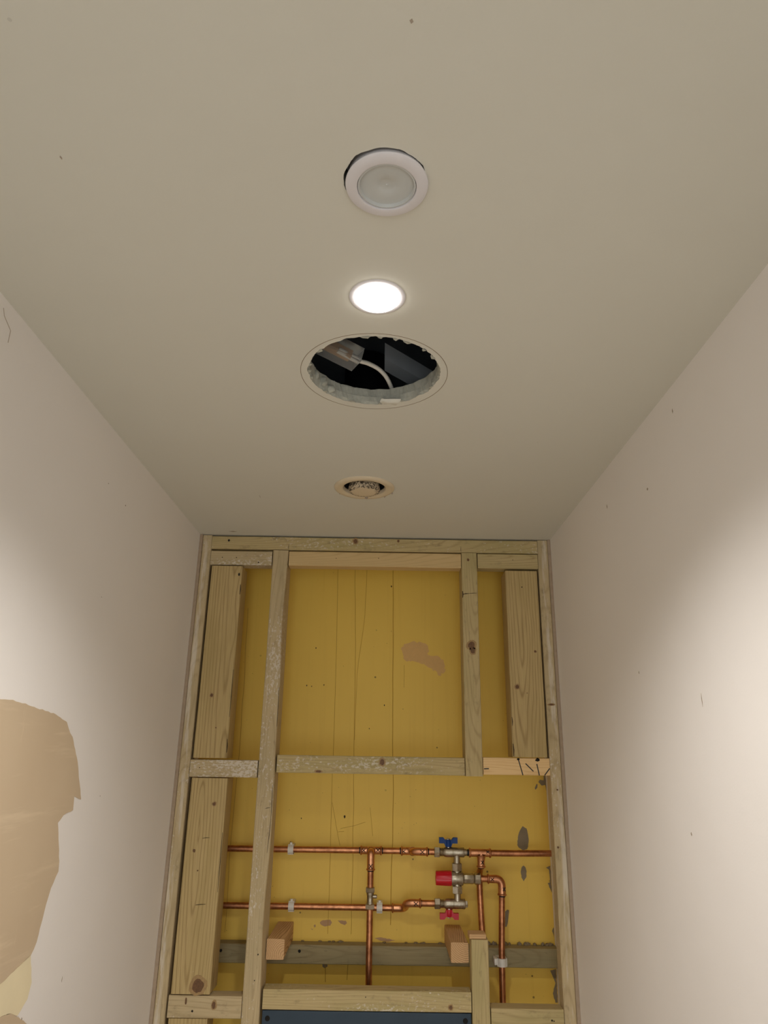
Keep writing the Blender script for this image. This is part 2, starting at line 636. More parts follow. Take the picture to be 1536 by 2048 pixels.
# pencilled setting-out circle, torn paper and crumbs round the cut-out
bm = bmesh.new()
pc = HC + Vector((0.0, 0.004, 0))
add_lathe(bm, [(0.1072, 0), (0.1072, -0.0003), (0.1079, -0.0003), (0.1079, 0)], pc + Vector((0, 0, ZC)), (0, 0, 1), 96)
obj('pencil_circle', bm, M_PENCIL, ceiling)


def flake(name, pts, z0, h, mat, parent, seed):
    bm = bmesh.new()
    q = ragged(pts, 0.0012, 0.004, seed)
    add_prism(bm, [(a, b, z0) for a, b in q], (0, 0, h))
    return obj(name, bm, mat, parent)


def blob(bm, c, sx, sy, sz, seed, sub=2):
    res = bmesh.ops.create_icosphere(bm, subdivisions=sub, radius=1.0)
    for v in res['verts']:
        n_ = 1 + 0.45 * noise.noise(v.co * 1.7 + Vector((seed, seed * 2, 0)))
        v.co = Vector((c[0] + v.co.x * sx * n_, c[1] + v.co.y * sy * n_, c[2] + v.co.z * sz * n_))


for i, (a, ra, sx, sy, sz, z, mt) in enumerate([(-73, 0.0945, 0.019, 0.009, 0.004, 2.4025, M_CEIL),
                                                (-148, 0.093, 0.006, 0.005, 0.008, 2.414, M_CORE), (-160, 0.095, 0.006, 0.004, 0.007, 2.416, M_CORE),
                                                (-138, 0.094, 0.009, 0.005, 0.007, 2.409, M_CORE)]):
    # angles measured with the far side (towards the frame) at -90
    t = math.radians(-a)
    bm = bmesh.new()
    blob(bm, (HC.x + ra * math.cos(t), HC.y + ra * math.sin(t), z), sx, sy, sz, i * 3.1)
    obj('plaster_lump', bm, mt, ceiling, smooth=True)
rnd = random.Random(4)
for i in range(16):
    t = rnd.uniform(0, 2 * math.pi)
    w_ = rnd.uniform(0.003, 0.008)
    c_ = (HC.x + 0.0965 * math.cos(t), HC.y + 0.0965 * math.sin(t))
    tx, ty = -math.sin(t), math.cos(t)
    nx, ny = -math.cos(t), -math.sin(t)
    pts = [(c_[0] - tx * w_, c_[1] - ty * w_), (c_[0] + tx * w_, c_[1] + ty * w_),
           (c_[0] + tx * w_ * 0.4 + nx * 0.005, c_[1] + ty * w_ * 0.4 + ny * 0.005), (c_[0] - tx * w_ * 0.6 + nx * 0.003, c_[1] - ty * w_ * 0.6 + ny * 0.003)]
    flake('torn_paper', pts, ZC - 0.0002, 0.0009, M_CORE, ceiling, i)

# exposed plaster edges where the side walls stop at the timber frame
for i, s in enumerate((-1, 1)):
    bm = bmesh.new()
    x0, x1 = sorted((s * HW, s * 0.4425))
    add_box(bm, x0, x1, -0.0015, 0.05, 0, ZC, 0.0007, 1)
    tag(obj('trim_%d' % (i + 1), bm, M_EDGE), kind='structure')

# marks on the yellow wall
CHIPS = {
    'grey': [
        [(0.3849, 1.7057), (0.3946, 1.7), (0.3975, 1.6868), (0.3985, 1.677), (0.3964, 1.659), (0.394, 1.6532), (0.3831, 1.6498), (0.3726, 1.6562), (0.3693, 1.6618), (0.3716, 1.6799), (0.3762, 1.6931)],
        [(0.3823, 1.6159), (0.3874, 1.612), (0.3896, 1.6024), (0.3881, 1.5896), (0.3811, 1.5808), (0.3762, 1.5895), (0.3751, 1.6022), (0.3777, 1.6118)],
        [(0.3382, 1.5183), (0.3425, 1.5169), (0.3388, 1.4922), (0.3349, 1.4814), (0.3314, 1.4814), (0.3327, 1.5136)],
        [(0.4381, 1.6119), (0.449, 1.6161), (0.449, 1.58), (0.449, 1.5567), (0.4405, 1.5777), (0.4468, 1.5794), (0.445, 1.608)],
        [(0.4305, 1.8106), (0.4346, 1.8161), (0.4442, 1.8144), (0.4448, 1.8253), (0.4495, 1.8256), (0.4495, 1.79), (0.4474, 1.8037), (0.4386, 1.8017)],
        [(0.4254, 1.806), (0.4282, 1.8043), (0.4268, 1.7962), (0.4217, 1.7916), (0.4204, 1.7961)],
        [(0.4352, 1.3915), (0.449, 1.3941), (0.449, 1.3264), (0.4434, 1.3261), (0.4384, 1.3449), (0.4459, 1.3661)],
        [(0.4492, 1.4822), (0.4492, 1.4504), (0.4482, 1.4612), (0.4448, 1.4743)],
        [(-0.1077, 1.3975), (-0.0965, 1.3977), (-0.095, 1.3924), (-0.1011, 1.388), (-0.1069, 1.3911)],
    ],
    'pink': [
        [(-0.1178, 1.4838), (-0.1104, 1.489), (-0.0928, 1.4904), (-0.0882, 1.4842), (-0.0923, 1.4775), (-0.1048, 1.4755), (-0.1151, 1.4794)],
        [(-0.0745, 1.4889), (-0.0548, 1.4887), (-0.0516, 1.4836), (-0.057, 1.4791), (-0.0672, 1.4823)],
        [(0.0155, 1.4526), (0.0292, 1.4546), (0.067, 1.449), (0.0495, 1.4454), (0.0319, 1.4473)],
        [(-0.1321, 1.4769), (-0.129, 1.4803), (-0.1268, 1.4759), (-0.1299, 1.4725)],
        [(-0.1387, 1.4724), (-0.1361, 1.4698), (-0.133, 1.4698), (-0.136, 1.4675)],
    ],
}
k_ = 0
for key, mt in (('grey', M_BARE), ('pink', M_BARE_PINK)):
    for pts in CHIPS[key]:
        bm = bmesh.new()
        q = ragged(pts, 0.0006, 0.004, k_)
        add_prism(bm, [(a, YB, b) for a, b in q], (0, -0.0004, 0))
        obj('paint_chip', bm, mt, wall_back)
        k_ += 1
bm = bmesh.new()
SCR = [(0.0737, 2.144), (0.0825, 2.1583), (0.1021, 2.1639), (0.1271, 2.1643), (0.1484, 2.1523), (0.1483, 2.1294), (0.1802, 2.1229), (0.1906, 2.1109), (0.1938, 2.0849), (0.1761, 2.0743), (0.1587, 2.093), (0.1411, 2.1014), (0.1164, 2.1097), (0.0845, 2.1144)]
add_prism(bm, [(a, YB, b) for a, b in ragged(SCR, 0.0032, 0.005, 3)], (0, -0.0003, 0))
obj('scraped_patch', bm, M_SCRAPE, wall_back)
RUNS = [
    ([(-0.106, 2.37), (-0.1019, 2.1387), (-0.1, 1.8802), (-0.1004, 1.7593), (-0.0983, 1.6436), (-0.0975, 1.46)], 0.0010),
    ([(-0.0579, 2.37), (-0.05, 2.1395), (-0.0465, 1.8811), (-0.0442, 1.7602), (-0.042, 1.6444), (-0.0413, 1.46)], 0.0011),
    ([(-0.0239, 2.37), (-0.0264, 2.2361), (-0.0441, 2.0728), (-0.0459, 1.9059)], 0.0009),
    ([(0.0498, 2.37), (0.0523, 2.1412), (0.0537, 1.9075), (0.0579, 1.7618), (0.0554, 1.6459), (0.0537, 1.481)], 0.0017),
    ([(0.0826, 2.1013), (0.083, 2.0419)], 0.0008),
    ([(-0.3527, 2.25), (-0.3474, 2.068), (-0.345, 1.8764), (-0.3476, 1.7087), (-0.3485, 1.6172), (-0.3467, 1.5397), (-0.3461, 1.46)], 0.0011),
    ([(-0.0989, 1.7535), (-0.0867, 1.701), (-0.0749, 1.6541)], 0.0009),
    ([(-0.075, 1.6931), (-0.0387, 1.7006), (-0.0124, 1.7091)], 0.0008),
    ([(-0.0017, 1.7432), (0.0066, 1.6771)], 0.0008),
    ([(-0.081, 1.685), (-0.066, 1.6863)], 0.0008),
    ([(-0.101, 1.40), (-0.099, 1.36)], 0.0016), ([(-0.0465, 1.40), (-0.048, 1.365)], 0.0014),
]
for i, (pts, hw) in enumerate(RUNS):
    q = []
    for j in range(len(pts) - 1):
        (ax, az), (bx, bz) = pts[j], pts[j + 1]
        n_ = max(2, int(math.hypot(bx - ax, bz - az) / 0.02))
        for s in range(n_):
            t = s / n_
            q.append((ax + (bx - ax) * t + 0.0014 * noise.noise(Vector((i * 9.1, (az + (bz - az) * t) * 14, 0))), az + (bz - az) * t))
    q.append(pts[-1])
    bm = bmesh.new()
    add_tube(bm, [(a, YB - 0.0002, b) for a, b in q], hw * 0.55, 6)
    obj('paint_run', bm, M_RUN, wall_back)

for (x, z, ra) in ((0.046, 2.318, 0.0022), (0.031, 1.995, 0.0018), (-0.008, 1.935, 0.0014), (-0.132, 2.045, 0.0017), (-0.178, 2.043, 0.0018), (-0.165, 2.041, 0.0014), (-0.158, 2.143, 0.0018), (-0.0655, 1.7205, 0.003), (-0.175, 1.715, 0.0014)):
    bm = bmesh.new()
    add_prism(bm, [(x + ra * math.cos(t * 0.9) * (0.8 + 0.3 * math.sin(t * 3)), YB, z + 1.3 * ra * math.sin(t * 0.9)) for t in range(7)], (0, -0.0005, 0))
    obj('paint_nick', bm, M_CRACK, wall_back)

# filler patches on the left wall
FILL = [(-1.30, 1.93), (-0.95, 1.931), (-0.8261, 1.9299), (-0.7952, 1.9314), (-0.7357, 1.9263), (-0.6655, 1.9199), (-0.6247, 1.9111), (-0.6069, 1.8958), (-0.5954, 1.89), (-0.5624, 1.8532), (-0.528, 1.7977), (-0.5561, 1.8041), (-0.5532, 1.7835), (-0.5858, 1.7789), (-0.6014, 1.7698), (-0.5942, 1.7556), (-0.5759, 1.7152), (-0.5735, 1.7014), (-0.5911, 1.6821), (-0.5996, 1.6621), (-0.6114, 1.6188), (-0.6235, 1.6055), (-0.6753, 1.597), (-0.6988, 1.5921), (-0.95, 1.55), (-1.30, 1.55)]
PALE = [(-0.6988, 1.5921), (-0.6753, 1.597), (-0.6235, 1.6055), (-0.6075, 1.5697), (-0.6127, 1.5515), (-0.6358, 1.5392), (-0.6569, 1.5483), (-0.6839, 1.5527), (-0.95, 1.53), (-0.95, 1.55)]
LOW = [(-0.95, 1.53), (-0.6839, 1.5527), (-0.6569, 1.5483), (-0.6299, 1.5355), (-0.6003, 1.5188), (-0.58, 1.46), (-0.95, 1.40)]
for i, (nm, pts, mt) in enumerate((('filler_patch', FILL, M_FILL), ('filler_patch', PALE, M_FILL_PALE), ('filler_patch', LOW, M_FILL))):
    bm = bmesh.new()
    add_prism(bm, [(-HW, a, b) for a, b in ragged(pts, 0.0008, 0.008, i)], (0.0008, 0, 0))
    obj(nm, bm, mt, wall_left)
for (y, z, ly, lz) in ((-0.5638, 2.1152, 0.004, 0.001), (-0.6053, 2.3038, 0.003, 0.002), (-0.5174, 2.295, 0.004, 0.003), (-0.4473, 1.7982, 0.002, 0.002),
                       (-0.50, 1.545, 0.002, 0.008), (-0.62, 1.53, 0.004, 0.006), (-0.632, 1.535, 0.003, 0.006)):
    bm = bmesh.new()
    add_prism(bm, [(-HW, y + a * ly * 0.5, z + b * lz * 0.5) for a, b in ((-1, -0.3), (0.2, -1), (1, 0.2), (-0.1, 1))], (0.0003, 0, 0))
    obj('scuff', bm, M_SMUDGE, wall_left)
bm = bmesh.new()
add_tube(bm, [(-HW, -0.990, 2.386), (-HW, -0.985, 2.378), (-HW, -0.972, 2.372), (-HW, -0.966, 2.369), (-HW, -0.966, 2.352)], 0.0006, 6)
obj('plaster_crack', bm, M_SMUDGE, wall_left)
for (y, z, ly, lz) in ((-0.5431, 2.0071, 0.003, 0.005), (-0.681, 1.7762, 0.004, 0.005), (-0.4615, 2.3279, 0.004, 0.009), (-0.7664, 1.9474, 0.002, 0.018), (-0.6654, 2.286, 0.006, 0.005), (-0.7917, 2.362, 0.003, 0.008)):
    bm = bmesh.new()
    add_prism(bm, [(HW, y + a * ly * 0.5, z + b * lz * 0.5) for a, b in ((-1, -0.3), (0.2, -1), (1, 0.2), (-0.1, 1))], (-0.0003, 0, 0))
    obj('scuff', bm, M_SMUDGE, wall_right)
for (x, y, lx, ly) in ((-0.2859, -1.2103, 0.002, 0.005), (-0.2489, -0.2898, 0.001, 0.02), (0.039, -1.3454, 0.003, 0.004), (-0.36, -0.03, 0.02, 0.008)):
    bm = bmesh.new()
    add_prism(bm, [(x + a * lx * 0.5, y + b * ly * 0.5, ZC) for a, b in ((-1, -0.3), (0.2, -1), (1, 0.2), (-0.1, 1))], (0, 0, -0.0003))
    obj('scuff', bm, M_SMUDGE, ceiling)

# ------------------------------------------------------------------ timber frame
ROT = {'x': (0, 0, 0), 'z': (0, -math.pi / 2, 0), 'y': (0, 0, math.pi / 2)}


def timber(name, label, x0, x1, y0, y1, z0, z1, axis, mat, plaster=0.0, smear=0.0, wane=None, lean=0.0, knots=(), holes=(), marks=(), rough=0.0007):
    """One length of timber. knots / holes: (x, z, radius x, radius z) on the front face, in world coordinates."""
    if axis == 'x':
        L, D, Wd = x1 - x0, y1 - y0, z1 - z0
    elif axis == 'z':
        L, D, Wd = z1 - z0, y1 - y0, x1 - x0
    else:
        L, D, Wd = y1 - y0, x1 - x0, z1 - z0
    n_ = max(2, int(L / 0.05))
    bev = 0.0016
    bm = bmesh.new()
    hx, hy, hz = L / 2, D / 2, Wd / 2
    sec = []
    c8 = [(-hy, -hz), (hy, -hz), (hy, hz), (-hy, hz)]
    for (a, b), (da, db) in zip(c8, ((1, 1), (-1, 1), (-1, -1), (1, -1))):
        p, q = (a + da * bev, b), (a, b + db * bev)
        if (a < 0) == (b < 0):
            sec += [q, p]
        else:
            sec += [p, q]
    rings = []
    seed = hash_name(label)
    for i in range(n_ + 1):
        x = -hx + L * i / n_
        ring = []
        for j, (a, b) in enumerate(sec):
            nz = Vector((x * 9 + seed, a * 40, b * 40))
            da = rough * noise.noise(nz)
            db = rough * noise.noise(nz + Vector((7, 3, 1)))
            if wane and a < 0 and (b * wane < 0):
                w_ = max(0.0, noise.noise(Vector((x * 4.5, 2.0, 0))) + 0.25) * 0.009
                db += w_ * wane
                da += w_ * 0.2
            ring.append(bm.verts.new((x, a + da, b + db)))
        rings.append(ring)
    m8 = len(sec)
    for i in range(n_):
        for j in range(m8):
            bm.faces.new((rings[i][j], rings[i][(j + 1) % m8], rings[i + 1][(j + 1) % m8], rings[i + 1][j]))
    bm.faces.new(rings[0][::-1])
    bm.faces.new(rings[-1])
    o = obj(name, bm, mat)
    o.location = ((x0 + x1) / 2, (y0 + y1) / 2, (z0 + z1) / 2)
    o.rotation_euler = ROT[axis]
    tag(o, label, 'timber')
    o['plaster'] = float(plaster)
    o['smear'] = float(smear)
    Ri = Matrix.Identity(3)
    if axis == 'z':
        Ri = Matrix.Rotation(-math.pi / 2, 3, 'Y').inverted()
    ctr = Vector(o.location)
    halo = [(a_, b_, c_ * 1.6, d_ * 1.5) for a_, b_, c_, d_ in knots if c_ > 0.003]
    for nm, lst, mt, h in (('knot_ring', halo, M_KNOT_RING, 0.0003), ('knot', knots, M_KNOT, 0.0006), ('nail_hole', holes, M_HOLE, 0.0005)):
        for i, (kx, kz, rx, rz) in enumerate(lst):
            bm = bmesh.new()
            pts = []
            for s in range(14):
                t = 2 * math.pi * s / 14
                w_ = 1 + 0.3 * noise.noise(Vector((math.cos(t) * 1.5 + i * 5 + kx * 50, math.sin(t) * 1.5, kz * 20)))
                p = Vector((kx + rx * w_ * math.cos(t), y0 - h - rough * 0.3, kz + rz * w_ * math.sin(t)))
                pts.append(Ri @ (p - ctr))
            add_prism(bm, pts, Ri @ Vector((0, 0.002, 0)))
            obj(nm, bm, mt, o)
    for (a, b, w_) in marks:
        d = Vector((b[0] - a[0], 0, b[1] - a[1])).normalized()
        n_ = Vector((-d.z, 0, d.x)) * w_ * 0.6
        A, B = Vector((a[0], y0 - 0.0007, a[1])), Vector((b[0], y0 - 0.0007, b[1]))
        mid = (A + B) / 2 + n_ * 0.7
        bm = bmesh.new()
        add_prism(bm, [Ri @ (p - ctr) for p in (A + n_ * 0.5, mid + n_, B + n_ * 0.4, B - n_ * 0.4, mid - n_, A - n_ * 0.5)], Ri @ Vector((0, 0.002, 0)))
        obj('crack', bm, M_CRACK, o)
    return o


def hash_name(s):
    return sum((i + 1) * ord(c) for i, c in enumerate(s)) % 97 * 1.37


D = 0.039
timber('stud', 'plaster-smeared stud fixed along the left wall, full height', -0.4425, -0.4185, 0.0, D, 0.0, 2.398, 'z', M_WOOD_DUSTY, 0.45, 1.0)
timber('stud', 'plaster-smeared stud fixed along the right wall, full height', 0.4165, 0.4425, 0.0, D, 0.0, 2.398, 'z', M_WOOD_DUSTY, 0.35, -1.0,
       knots=[(0.424, 1.681, 0.0024, 0.0022), (0.43, 1.801, 0.002, 0.002), (0.428, 1.99, 0.006, 0.002)])
timber('top_rail', 'long top rail of treated timber running right under the ceiling', -0.418, 0.416, 0.0, D, 2.3625, 2.3962, 'x', M_WOOD, 0.36, marks=[((-0.2205, 2.3635), (-0.2205, 2.376), 0.0009), ((0.2205, 2.3635), (0.2205, 2.378), 0.0008)],
       knots=[(-0.05, 2.387, 0.005, 0.006), (0.06, 2.390, 0.003, 0.0035)], holes=[(-0.375, 2.385, 0.0025, 0.003)])
timber('header', 'short whitewashed header at upper left, between side stud and long left stud', -0.4175, -0.2615, 0.001, D, 2.321, 2.3575, 'x', M_WOOD_DUSTY, 0.56,
       holes=[(-0.295, 2.328, 0.0016, 0.0016), (-0.352, 2.34, 0.0012, 0.0012), (-0.388, 2.34, 0.0012, 0.0012)])
timber('header', 'pale middle header under the top rail, between the two inner studs', -0.2185, 0.2200, 0.002, D, 2.322, 2.3595, 'x', M_WOOD_PALE, 0.18,
       holes=[(-0.098, 2.342, 0.001, 0.001), (0.01, 2.344, 0.001, 0.001)])
timber('header', 'short header at upper right, above the right vertical board', 0.2625, 0.4155, 0.001, D, 2.3225, 2.3605, 'x', M_WOOD, 0.22,
       holes=[(0.352, 2.345, 0.001, 0.001)])
timber('inner_stud', 'long left inner stud reaching from the top rail to the bottom edge', -0.2590, -0.2200, -0.0005, 0.058, 0.0, 2.3605, 'z', M_WOOD_DUSTY, 0.46, wane=1, marks=[((-0.2375, 1.751), (-0.2255, 1.7535), 0.001), ((-0.2235, 1.80), (-0.2228, 1.73), 0.0009), ((-0.2228, 1.73), (-0.2265, 1.66), 0.0009), ((-0.2225, 2.02), (-0.2222, 1.93), 0.0009)],
       holes=[(-0.232, 1.463, 0.0012, 0.0014), (-0.236, 1.415, 0.001, 0.001)])
timber('inner_stud', 'shorter right inner stud with a big dark knot, ending at the middle noggins', 0.2210, 0.2605, 0.0, 0.063, 1.8270, 2.3615, 'z', M_WOOD, 0.16, marks=[((0.2222, 2.2535), (0.238, 2.256), 0.0018), ((0.238, 2.256), (0.2585, 2.2575), 0.001), ((0.2222, 2.262), (0.2222, 2.245), 0.0022)],
       knots=[(0.241, 2.128, 0.0085, 0.0085), (0.244, 2.114, 0.006, 0.007), (0.238, 2.343, 0.003, 0.004)])
timber('board', 'upper of the wide vertical boards on the left side', -0.4130, -0.3350, 0.002, 0.070, 1.8575, 2.3180, 'z', M_WOOD_BOARD, 0.08, marks=[((-0.3362, 2.27), (-0.3362, 2.245), 0.0018), ((-0.3362, 2.06), (-0.3362, 1.95), 0.0009), ((-0.337, 1.90), (-0.336, 1.87), 0.0018)],
       knots=[(-0.383, 1.999, 0.0032, 0.0036), (-0.366, 1.925, 0.0015, 0.0015)], holes=[(-0.342, 2.296, 0.002, 0.004)])
timber('board', 'tallest wide vertical board on the left, below the left noggin, brown knot at its foot', -0.4110, -0.3285, 0.002, 0.070, 1.3875, 1.8140, 'z', M_WOOD_BOARD, 0.12, marks=[((-0.3735, 1.6875), (-0.3575, 1.6885), 0.0009), ((-0.3755, 1.5545), (-0.354, 1.556), 0.0009), ((-0.3300, 1.70), (-0.3300, 1.58), 0.0009), ((-0.3546, 1.4135), (-0.3552, 1.3900), 0.001)],
       knots=[(-0.354, 1.759, 0.0034, 0.0036), (-0.355, 1.4025, 0.012, 0.0125), (-0.39, 1.662, 0.003, 0.0036), (-0.378, 1.622, 0.0015, 0.0015)])
timber('board', 'wide vertical board just entering the picture at the bottom left corner of the frame', -0.4110, -0.3300, 0.002, 0.070, 0.95, 1.3440, 'z', M_WOOD_BOARD, 0.1)
timber('board', 'wide vertical board on the right side with arched grain', 0.3320, 0.4125, 0.002, 0.070, 1.8705, 2.3170, 'z', M_WOOD_BOARD, 0.05, marks=[((0.3332, 1.96), (0.3336, 1.94), 0.0016), ((0.3332, 1.90), (0.3336, 1.872), 0.0022)],
       knots=[(0.349, 2.03, 0.0042, 0.0044), (0.397, 2.115, 0.003, 0.003), (0.372, 2.016, 0.0012, 0.0012)], holes=[(0.372, 2.275, 0.0015, 0.0015)])
timber('noggin', 'grimy plaster-spotted noggin at left, between the two left boards', -0.4175, -0.2615, 0.001, D, 1.8160, 1.8540, 'x', M_WOOD_DUSTY, 0.62,
       holes=[(-0.395, 1.836, 0.001, 0.001)])
timber('noggin', 'long middle noggin crossing the yellow wall between the inner studs', -0.2180, 0.2195, 0.008, 0.046, 1.8280, 1.8670, 'x', M_WOOD, 0.38,
       knots=[(0.027, 1.854, 0.005, 0.0065), (-0.12, 1.832, 0.006, 0.0022)])
nog = timber('noggin', 'fresh pale pine noggin at right with black pen marks', 0.2620, 0.4160, 0.001, D, 1.8310, 1.8690, 'x', M_WOOD_FRESH, 0.0)
for (a, b) in (((0.344, 1.8645), (0.3528, 1.8312)), ((0.3601, 1.8566), (0.3775, 1.8398)), ((0.3862, 1.8562), (0.3907, 1.8312)), ((0.4155, 1.8469), (0.4029, 1.8316)), ((0.2633, 1.8437), (0.2746, 1.8443))):
    bm = bmesh.new()
    cx, cz = 0.339, 1.85
    dx, dz = b[0] - a[0], b[1] - a[1]
    L = math.hypot(dx, dz)
    nx, nz = -dz / L * 0.0011, dx / L * 0.0011
    pts = [(a[0] + nx, 0.0002, a[1] + nz), (b[0] + nx, 0.0002, b[1] + nz), (b[0] - nx, 0.0002, b[1] - nz), (a[0] - nx, 0.0002, a[1] - nz)]
    add_prism(bm, [Vector(p) - Vector(nog.location) for p in pts], (0, 0.001, 0))
    obj('pen_mark', bm, M_INK, nog)
for (a, b, ra) in ((0.344, 1.8660, 0.0026), (0.3885, 1.8655, 0.0038)):
    bm = bmesh.new()
    blob(bm, (a - nog.location.x, -0.0195, b - nog.location.z), ra * 1.4, 0.0016, ra, a * 30, 1)
    obj('nail_head', bm, M_HOLE, nog)
timber('noggin', 'lowest left noggin under the tallest board, scarred and whitish', -0.4140, -0.2600, 0.001, D, 1.3450, 1.3855, 'x', M_WOOD_DUSTY, 0.44,
       knots=[(-0.377, 1.376, 0.002, 0.006), (-0.318, 1.369, 0.004, 0.006)], holes=[(-0.362, 1.358, 0.002, 0.002)])
timber('noggin', 'long lowest noggin resting above the dark blue steel panel', -0.2165, 0.2225, 0.0015, 0.041, 1.3625, 1.3995, 'x', M_WOOD, 0.44,
       knots=[(0.179, 1.372, 0.0036, 0.004)], holes=[(0.0, 1.388, 0.001, 0.001)])
timber('noggin', 'lowest right noggin at the bottom corner beside the right wall', 0.2635, 0.4155, 0.001, D, 1.3330, 1.3715, 'x', M_WOOD, 0.12,
       holes=[(0.39, 1.352, 0.0018, 0.0018), (0.394, 1.351, 0.0012, 0.0012)])
timber('stub_post', 'short upright post right of centre, topped by a small offcut', 0.2245, 0.2615, -0.001, 0.040, 0.0, 1.4975, 'z', M_WOOD, 0.24)
timber('offcut', 'thin wooden offcut lying on top of the short upright post', 0.2215, 0.2570, 0.0005, 0.038, 1.4980, 1.5075, 'x', M_WOOD_STUB, 0.0)
timber('stub_block', 'sawn block with bare end grain projecting beside the long left stud', -0.2195, -0.1810, 0.034, YB, 1.4455, 1.4850, 'y', M_WOOD_STUB, 0.0)
timber('stub_block', 'sawn block with speckled end grain projecting beside the short upright post', 0.1840, 0.2225, 0.034, YB, 1.4455, 1.4840, 'y', M_WOOD_STUB, 0.0)
ledger = timber('ledger', 'dark horizontal ledger timber fixed across the yellow back wall', -0.449, 0.449, 0.167, YB, 1.4050, 1.4445, 'x', M_WOOD_DAMP, 0.0,
                holes=[(-0.1602, 1.4315, 0.0034, 0.0034), (-0.3447, 1.4300, 0.0034, 0.0034)])
# mortar crumbs squeezed out along the top of the ledger
rnd = random.Random(11)
for i in range(34):
    x = rnd.choice([rnd.uniform(0.27, 0.447), rnd.uniform(0.29, 0.447), rnd.uniform(-0.16, 0.18)])
    bm = bmesh.new()
    blob(bm, (x - ledger.location.x, YB - 0.006 - ledger.location.y, 1.4455 - ledger.location.z), rnd.uniform(0.003, 0.008), 0.006, rnd.uniform(0.0015, 0.005) * (1.4 if x > 0.25 else 0.6), i * 1.7, 1)
    obj('mortar_crumb', bm, M_BARE, ledger, smooth=True)

# ------------------------------------------------------------------ blue steel panel
pan = empty('mounting_panel', (0.0025, 0.012, 0.95))
tag(pan, 'dark blue steel mounting panel with round holes below the long lowest noggin', 'panel')
bm = bmesh.new()
outer = [(-0.216, 0.95), (0.222, 0.95), (0.222, 1.353), (0.216, 1.3605), (-0.216, 1.3605)]
HOLES = [(-0.2045, 1.3462), (0.2095, 1.3475)]
add_box(bm, -0.2165, 0.2225, 0.004, 0.010, 0.95, 1.3608, 0.0015, 2)
add_box(bm, -0.2165, 0.2225, 0.010, 0.045, 1.352, 1.3606, 0.0015, 2)
child('face_plate', bm, M_PANEL, pan, False)
for (a, b) in HOLES:
    bm = bmesh.new()
    add_lathe(bm, [(0, 0.0), (0.0048, 0.0), (0.0054, 0.0008)], (a, 0.0034, b), (0, 1, 0), 20)
    child('bolt_hole', bm, M_HOLE, pan)

# ------------------------------------------------------------------ copper pipes
PR = 0.0073
YP, YA = 0.176, 0.140


def pipe(bm, pts, rad=0.0, n=8):
    add_tube(bm, fillet(pts, rad, n) if rad else pts, PR, 16)


def sleeve(bm, a, b, bead='b', r_=0.0087):
    """Press socket from a to b with a bulged bead at the named end(s)."""
    a, b = Vector(a), Vector(b)
    d = (b - a)
    L = d.length
    prof = []
    if 'a' in bead:
        prof += [(PR, 0), (r_, 0), (0.0106, 0.0012), (0.0110, 0.0026), (0.0104, 0.0040), (r_, 0.0052)]
    else:
        prof += [(PR, 0), (r_, 0)]
    if 'b' in bead:
        prof += [(r_, L - 0.0052), (0.0104, L - 0.004), (0.0110, L - 0.0026), (0.0106, L - 0.0012), (r_, L), (PR, L)]
    else:
        prof += [(r_, L), (PR, L)]
    add_lathe(bm, prof, a, d, 20)


def ink_ring(root, p, d, w=0.0022):
    bm = bmesh.new()
    d = Vector(d).normalized()
    add_lathe(bm, [(PR, 0), (PR + 0.0003, 0), (PR + 0.0003, w), (PR, w)], p, d, 16)
    child('ink_ring', bm, M_INK, root)


def ink_cross(root, p, ax, s=0.0036, off=0.0089):
    s *= 1.35
    """Marker cross drawn on the front of a fitting at p (x, y, z), wrapping its curve."""
    for sg in (-1, 1):
        bm = bmesh.new()
        pts = []
        for t in (-1, -0.5, 0, 0.5, 1):
            u_ = t * s
            v_ = sg * t * s * 0.85
            if ax == 'x':
                pts.append((p[0] + u_, p[1] - math.sqrt(max(1e-9, off ** 2 - v_ ** 2)), p[2] + v_))
            else:
                pts.append((p[0] + v_, p[1] - math.sqrt(max(1e-9, off ** 2 - v_ ** 2)), p[2] + u_))
        add_tube(bm, pts, 0.0009, 6)
        child('ink_mark', bm, M_INK, root)


# 1 upper supply pipe, with tee and step-forward elbows up to the top valve
up = empty('copper_pipe', (-0.449, YP, 1.647))
tag(up, 'upper horizontal copper pipe from the left boards to the blue-handled valve', 'pipe')
Z1 = 1.6475
bm = bmesh.new()
pipe(bm, [(-0.449, YP, Z1 - 0.001), (-0.20, YP, Z1 - 0.0005), (-0.02, YP, Z1)])
pipe(bm, [(0.0, YP, Z1), (0.10, YP, Z1)])
pipe(bm, [(0.12, YA, 1.651), (0.160, YA, 1.651)])
child('tube', bm, M_COPPER, up)
bm = bmesh.new()
sleeve(bm, (-0.0235, YP, Z1), (0.0305, YP, Z1), 'ab')
add_lathe(bm, [(0.0088, -0.002), (0.0105, 0.004), (0.0108, 0.012), (0.0095, 0.016)], (0.0035, YP - 0.002, Z1), (0, -1, 0), 20)
child('tee_fitting', bm, M_COPPER_FIT, up)
bm = bmesh.new()
add_tube(bm, fillet([(0.0775, YP, Z1), (0.1045, YP, Z1), (0.1045, YA, 1.651), (0.1405, YA, 1.651)], 0.016), 0.0088, 18)
sleeve(bm, (0.0765, YP, Z1), (0.086, YP, Z1), 'a')
sleeve(bm, (0.130, YA, 1.651), (0.1415, YA, 1.651), 'b')
add_lathe(bm, [(0.0088, 0), (0.0103, 0.001), (0.0103, 0.004), (0.0088, 0.005)], (0.1045, YP - 0.018, Z1 + 0.002), (0, -1, 0), 18)
child('offset_elbow', bm, M_COPPER_FIT, up)
